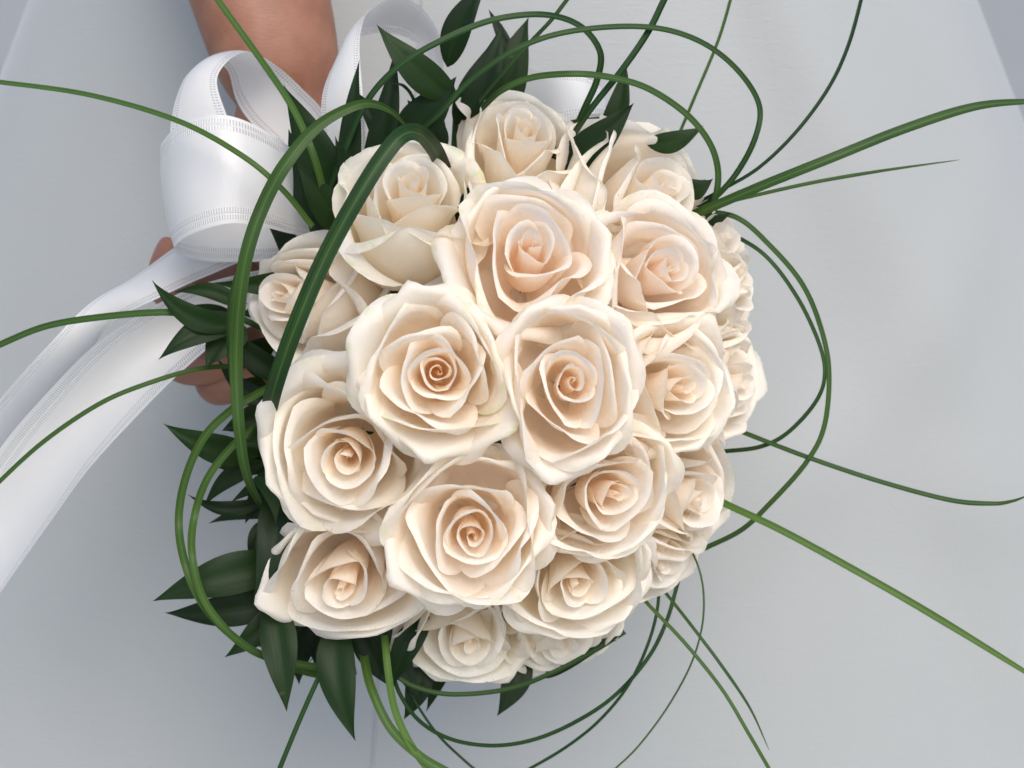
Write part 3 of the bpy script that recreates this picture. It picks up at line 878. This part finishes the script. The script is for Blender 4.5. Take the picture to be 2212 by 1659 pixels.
SPRIGS = [
    ("sprig of dark leaves pointing up beside the lower ribbon loop", (735, 500, .03), [
        (735, 480, .045, 612, 185, .06, 105, .03, .05, .25, .3, -.05), (720, 500, .035, 622, 278, .04, 85, -.04, .04, .2, .3, -.1),
        (728, 500, .06, 640, 355, .075, 62, .05, .05, .3, -.4, .05), (775, 370, .04, 612, 180, .05, 34, -.10, .06, .3, .6, .05)]),
    ("sprig of narrow upright leaves between the bow and the tall rose", (765, 460, .03), [
        (755, 450, .055, 775, 128, .07, 48, -.02, .04, .3, .5, -.1), (790, 400, .04, 852, 105, .05, 58, .05, .05, .3, .5, -.1), (740, 480, .03, 700, 300, .04, 50, .0, .05, .2, .3, -.15)]),
    ("sprig of slim leaves just behind the tall rose, tips showing above it", (880, 380, .02), [
        (850, 350, .03, 760, 190, .035, 44, .05, .05, .3, .3, -.15), (880, 330, .035, 830, 215, .04, 36, -.05, .05, .3, .4, -.1), (930, 330, .03, 925, 200, .035, 60, .04, .05, .3, .2, -.12), (820, 470, .03, 700, 350, .03, 60, .0, .05, .2, .2, -.2)]),
    ("sprig with a broad light leaf across the upper ribbon loop", (975, 330, .03), [
        (985, 215, .05, 815, 52, .065, 76, -.06, .06, .3, -.5, .12), (860, 300, .045, 985, 165, .055, 95, .05, .05, .2, .3, .0), (960, 330, .035, 880, 215, .04, 70, .0, .05, .2, .2, -.1)]),
    ("single leaf on thin stalk at the top edge over bare cloth", (985, 250, .02), [
        (966, 145, .03, 1055, -45, .04, 62, -.07, .05, .3, .4, -.05)]),
    ("fan of dark leaves standing behind the topmost rose", (1050, 300, .01), [
        (1000, 260, .03, 1085, 50, .035, 66, .05, .04, .3, .3, -.05), (1080, 270, .02, 1142, 35, .025, 90, -.03, .05, .25, .2, -.12),
        (985, 270, .025, 1060, 90, .03, 70, .04, .04, .2, .2, -.15), (1110, 130, .01, 1055, 18, .01, 26, .0, .05, .3, .0, -.1)]),
    ("sprig of three pointed leaves right of the topmost rose", (1240, 370, .02), [
        (1205, 365, .045, 1368, 222, .055, 78, .05, .05, .3, -.4, -.02), (1290, 340, .03, 1352, 130, .035, 52, .06, .05, .3, .4, -.05), (1190, 340, .03, 1300, 250, .03, 90, .0, .05, .2, .0, -.12)]),
    ("small leaf curling out above the upper right rose", (1420, 330, .02), [
        (1395, 310, .04, 1520, 270, .045, 46, .12, .05, .3, .6, .08)]),
    ("few tiny leaves beside the upper right rose", (1480, 420, .01), [
        (1475, 400, .04, 1540, 385, .045, 44, .25, .06, .3, .5, -.05), (1490, 415, .035, 1525, 388, .04, 26, .0, .05, .3, .3, .0), (1500, 485, .03, 1580, 458, .035, 26, .08, .05, .3, .3, -.05)]),
    ("sprig of drooping leaves over the ribbon tails", (525, 690, .03), [
        (515, 705, .055, 328, 605, .065, 50, -.13, .08, .3, .5, .08), (525, 665, .04, 375, 632, .045, 36, .14, .05, .3, .3, .15),
        (525, 690, .05, 343, 776, .065, 60, .08, .06, .35, -.5, .05), (530, 705, .045, 445, 795, .055, 80, .10, .05, .25, -.3, -.02), (520, 700, .03, 385, 668, .04, 30, .1, .05, .3, .2, -.05)]),
    ("pointed leaf just below the fingers", (545, 960, .02), [
        (560, 985, .04, 354, 916, .055, 66, -.06, .06, .3, .4, -.02), (575, 830, .01, 505, 828, .02, 30, .0, .05, .2, .0, -.1), (600, 800, .01, 515, 770, .01, 60, .0, .05, .2, .0, -.15)]),
    ("sprig of small curling leaves beside the left loops", (580, 1060, .02), [
        (600, 935, .06, 524, 968, .07, 48, .10, .05, .35, .4, .15), (575, 1000, .03, 440, 1095, .035, 42, .12, .06, .3, .4, -.12), (575, 1080, .03, 404, 1068, .035, 34, -.14, .06, .3, .5, -.12),
        (550, 1030, .06, 592, 1132, .07, 34, -.18, .06, .3, .5, .1)]),
    ("long dark leaf hanging along the left rim of the bottom left rose", (600, 1050, .03), [
        (590, 1055, .05, 545, 1295, .065, 80, -.10, .05, .3, .3, -.02), (610, 1100, .02, 600, 1320, .02, 90, .0, .05, .2, .2, -.15)]),
    ("broad leaf pair spreading left under the loops", (610, 1270, .02), [
        (620, 1215, .04, 330, 1300, .055, 100, .04, .06, .25, -.3, -.05), (610, 1290, .03, 356, 1325, .04, 80, -.04, .06, .25, .3, -.1)]),
    ("sprig of leaves hanging below the bottom left rose", (640, 1320, .02), [
        (590, 1290, .045, 617, 1537, .06, 84, -.02, .06, .3, .2, -.05), (625, 1290, .03, 485, 1420, .04, 62, -.05, .05, .3, .3, -.02), (680, 1300, .02, 700, 1450, .02, 110, .0, .05, .2, .2, -.2),
        (640, 1300, .015, 660, 1440, .015, 100, .0, .05, .2, .1, -.2)]),
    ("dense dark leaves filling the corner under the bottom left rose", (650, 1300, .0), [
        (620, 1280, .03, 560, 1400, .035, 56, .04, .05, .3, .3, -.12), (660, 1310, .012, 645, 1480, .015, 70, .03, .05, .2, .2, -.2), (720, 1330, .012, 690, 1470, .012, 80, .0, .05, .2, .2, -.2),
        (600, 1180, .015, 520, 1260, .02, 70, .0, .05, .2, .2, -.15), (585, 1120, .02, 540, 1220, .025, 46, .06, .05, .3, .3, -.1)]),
    ("sprig of dark leaves between the left loops and the rim roses", (590, 950, .0), [
        (590, 900, .02, 480, 930, .03, 60, .05, .05, .3, .3, -.12), (590, 980, .015, 470, 1010, .025, 54, -.06, .05, .3, .3, -.1), (590, 1040, .02, 530, 1130, .03, 44, .06, .05, .3, .3, -.12), (590, 760, .01, 530, 740, .02, 50, .0, .05, .3, .2, -.15)]),
    ("large leaf tapering down to the bottom edge", (740, 1330, .02), [
        (725, 1340, .045, 766, 1600, .06, 92, .05, .06, .3, -.3, .03), (690, 1370, .025, 746, 1527, .035, 46, .0, .05, .3, .2, -.1), (770, 1330, .03, 850, 1490, .03, 58, .05, .05, .3, .2, -.05)]),
    ("dark leaf behind the fine grass left of the seam", (905, 1420, .0), [
        (910, 1420, .015, 872, 1555, .02, 58, -.08, .05, .3, .3, -.1)]),
    ("dark leaf pointing down right of the seam", (1130, 1420, .0), [
        (1130, 1405, .01, 1074, 1547, .02, 66, -.06, .05, .3, .3, -.1)]),
    ("slender leaf along the bottom rim below the side-on rose", (1200, 1440, .0), [
        (1175, 1465, .01, 1345, 1374, .015, 36, -.06, .05, .3, .3, -.05)]),
    ("leaf showing in the gap between three upper roses", (1020, 440, .05), [
        (1020, 500, .055, 1015, 395, .065, 70, .0, .05, .2, .2, -.05)]),
]
for s_ in SPRIGS:
    sprig(*s_)
def tangle(label, a0, a1, n, root_px, seed, reach=1.09):
    rng = random.Random(seed)
    L = []
    for k in range(n):
        a = R(a0 + (a1 - a0) * (k + rng.uniform(0.1, 0.9)) / n)
        b = a + rng.uniform(-0.25, 0.25)
        r0, r1 = rng.uniform(0.74, 0.86), reach + rng.uniform(-0.07, 0.07)
        w = rng.uniform(0.0, 0.035)
        L.append((1080 + 555 * r0 * math.cos(a), 850 - 610 * r0 * math.sin(a), w, 1080 + 555 * r1 * math.cos(b), 850 - 610 * r1 * math.sin(b), w + rng.uniform(-0.005, 0.015),
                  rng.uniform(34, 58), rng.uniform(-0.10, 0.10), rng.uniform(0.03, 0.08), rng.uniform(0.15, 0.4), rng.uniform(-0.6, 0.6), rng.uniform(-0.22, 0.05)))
    sprig(label, root_px, L)


tangle("low tangle of dark leaves between the bow and the leftmost rose", 128, 160, 7, (760, 560, .0), 3, 1.12)
tangle("shadowed leaves behind the fingers' side of the bouquet", 172, 205, 7, (620, 880, .0), 4)
tangle("thick tuft of dark leaves at the lower left rim", 205, 232, 9, (650, 1150, .0), 5, 1.18)
tangle("thick tuft of dark leaves at the bottom, left of the small crumpled rose", 232, 256, 8, (780, 1300, .0), 6, 1.14)
bk = []
for k in range(11):
    a = 2 * math.pi * k / 11
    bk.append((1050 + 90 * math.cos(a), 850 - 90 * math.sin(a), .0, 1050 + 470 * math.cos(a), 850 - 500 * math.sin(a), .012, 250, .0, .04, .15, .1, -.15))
sprig("collar of dark leaves glimpsed in the gaps between the roses", (1050, 850, -.01), bk)


# ---------------------------------------------------------------- the satin bow
def ribbon(name, stations, parent, n=14, m=14, bulge=0.0):
    """stations: ((px, py, w) of one selvedge, (px, py, w) of the other) along the ribbon."""
    A = catmull([tuple(P(*a)) for a, b in stations], n)
    B = catmull([tuple(P(*b)) for a, b in stations], n)
    mid = 0.5 * (A + B)
    ln = np.concatenate([[0], np.cumsum(np.linalg.norm(np.diff(mid, axis=0), axis=1))])
    T = unit(np.gradient(mid, axis=0))
    W = unit(B - A)
    N = unit(np.cross(T, W))
    o = np.array(parent.matrix_world.translation)
    vs, uv = [], []
    for i in range(len(A)):
        for j in range(m + 1):
            y = j / m
            p = A[i] * (1 - y) + B[i] * y + N[i] * (bulge * 4 * y * (1 - y))
            vs.append(p - o)
            uv.append((ln[i], y, 0))
    fs = [(i * (m + 1) + j, i * (m + 1) + j + 1, (i + 1) * (m + 1) + j + 1, (i + 1) * (m + 1) + j) for i in range(len(A) - 1) for j in range(m)]
    return mesh_obj(name, vs, fs, M_SATIN, parent, {"ribbon_uv": np.array(uv)})


bow = empty("ribbon_bow", Matrix.Translation(P(680, 480, 0.0)))
tag(bow, "white satin ribbon bow with stitched edges tied behind the roses", "ribbon bow")
# lower front loop
ribbon("loop", [((720, 410, .005), (720, 520, .0)), ((640, 330, .035), (630, 505, .035)), ((560, 275, .055), (555, 487, .06)), ((480, 248, .062), (490, 483, .068)),
                ((400, 262, .055), (420, 503, .062)), ((352, 305, .035), (380, 530, .045)), ((352, 335, .005), (385, 548, .02)), ((400, 345, -.015), (430, 562, .0)),
                ((500, 350, -.022), (500, 566, -.008)), ((620, 380, -.015), (600, 560, -.01)), ((720, 430, -.01), (720, 520, -.01))], bow, bulge=0.002)
# upper loop, seen into from the right
ribbon("loop", [((520, 330, 0.026), (365, 330, 0.016)), ((490, 250, 0.028), (370, 260, 0.018)), ((470, 190, 0.028), (383, 205, 0.018)), ((474, 155, 0.026), (405, 160, 0.014)), ((505, 122, 0.022), (445, 135, 0.004)), ((545, 113, 0.014), (490, 150, -0.014)), ((605, 148, 0), (510, 215, -0.022)), ((656, 195, -0.004), (540, 262, -0.02)), ((699, 242, -0.006), (600, 320, -0.018)), ((740, 330, -0.008), (680, 420, -0.02))], bow, bulge=0.003)
# top loop
ribbon("loop", [((790, 330, 0.02), (700, 330, 0.014)), ((785, 222, 0.028), (695, 215, 0.02)), ((777, 121, 0.028), (722, 135, 0.018)), ((780, 65, 0.026), (757, 80, 0.01)), ((800, 22, 0.02), (785, 78, -0.008)), ((860, -8, 0.01), (822, 70, -0.022)), ((910, 16, 0), (877, 80, -0.026)), ((945, 65, -0.005), (920, 115, -0.026)), ((957, 115, -0.006), (930, 160, -0.026)), ((950, 180, -0.008), (900, 240, -0.024)), ((900, 280, -0.01), (850, 330, -0.02))], bow, bulge=0.003)
# loop showing right of the topmost rose
ribbon("loop", [((1080, 170, -.01), (1080, 330, -.02)), ((1140, 150, .0), (1150, 285, -.005)), ((1210, 158, .012), (1215, 255, .015)), ((1270, 170, .012), (1290, 245, .018)),
                ((1305, 200, .0), (1310, 250, .002)), ((1270, 215, -.02), (1280, 262, -.02)), ((1200, 240, -.03), (1200, 320, -.03))], bow)
# two tails
ribbon("tail", [((640, 440, -.034), (680, 560, -.038)), ((480, 485, -.034), (560, 555, -.026)), ((385, 530, -.026), (450, 595, -.016)), ((290, 598, -.018), (350, 640, .004)),
                ((195, 655, -.012), (245, 695, -.010)), ((105, 745, -.008), (185, 775, -.030)), ((0, 862, -.012), (90, 890, -.045)), ((-70, 960, -.02), (10, 1000, -.055)), ((-120, 1080, -.03), (-60, 1120, -.06))], bow, bulge=0.003)
ribbon("tail", [((680, 560, -.01), (690, 640, -.012)), ((520, 592, .0), (590, 690, -.008)), ((420, 620, .008), (490, 725, .004)), ((320, 668, .014), (390, 805, .010)),
                ((205, 745, .014), (290, 905, .010)), ((105, 845, .004), (190, 1015, .006)), ((10, 955, -.010), (110, 1125, .0)), ((-70, 1080, -.025), (25, 1245, -.01)), ((-130, 1210, -.035), (-60, 1370, -.02))], bow, bulge=-0.014)
# knot
kv, kf, ka = tube(catmull([tuple(P(700, 420, .0) - P(680, 480, .0)), (0, 0, 0.004), tuple(P(715, 540, -.002) - P(680, 480, .0))], 6), [0.006 + 0.006 * math.sin(math.pi * i / 12) for i in range(13)], 12)
mesh_obj("knot", kv, kf, M_SATIN, bow, {"ribbon_uv": np.zeros((len(kv), 3)) + 0.5})
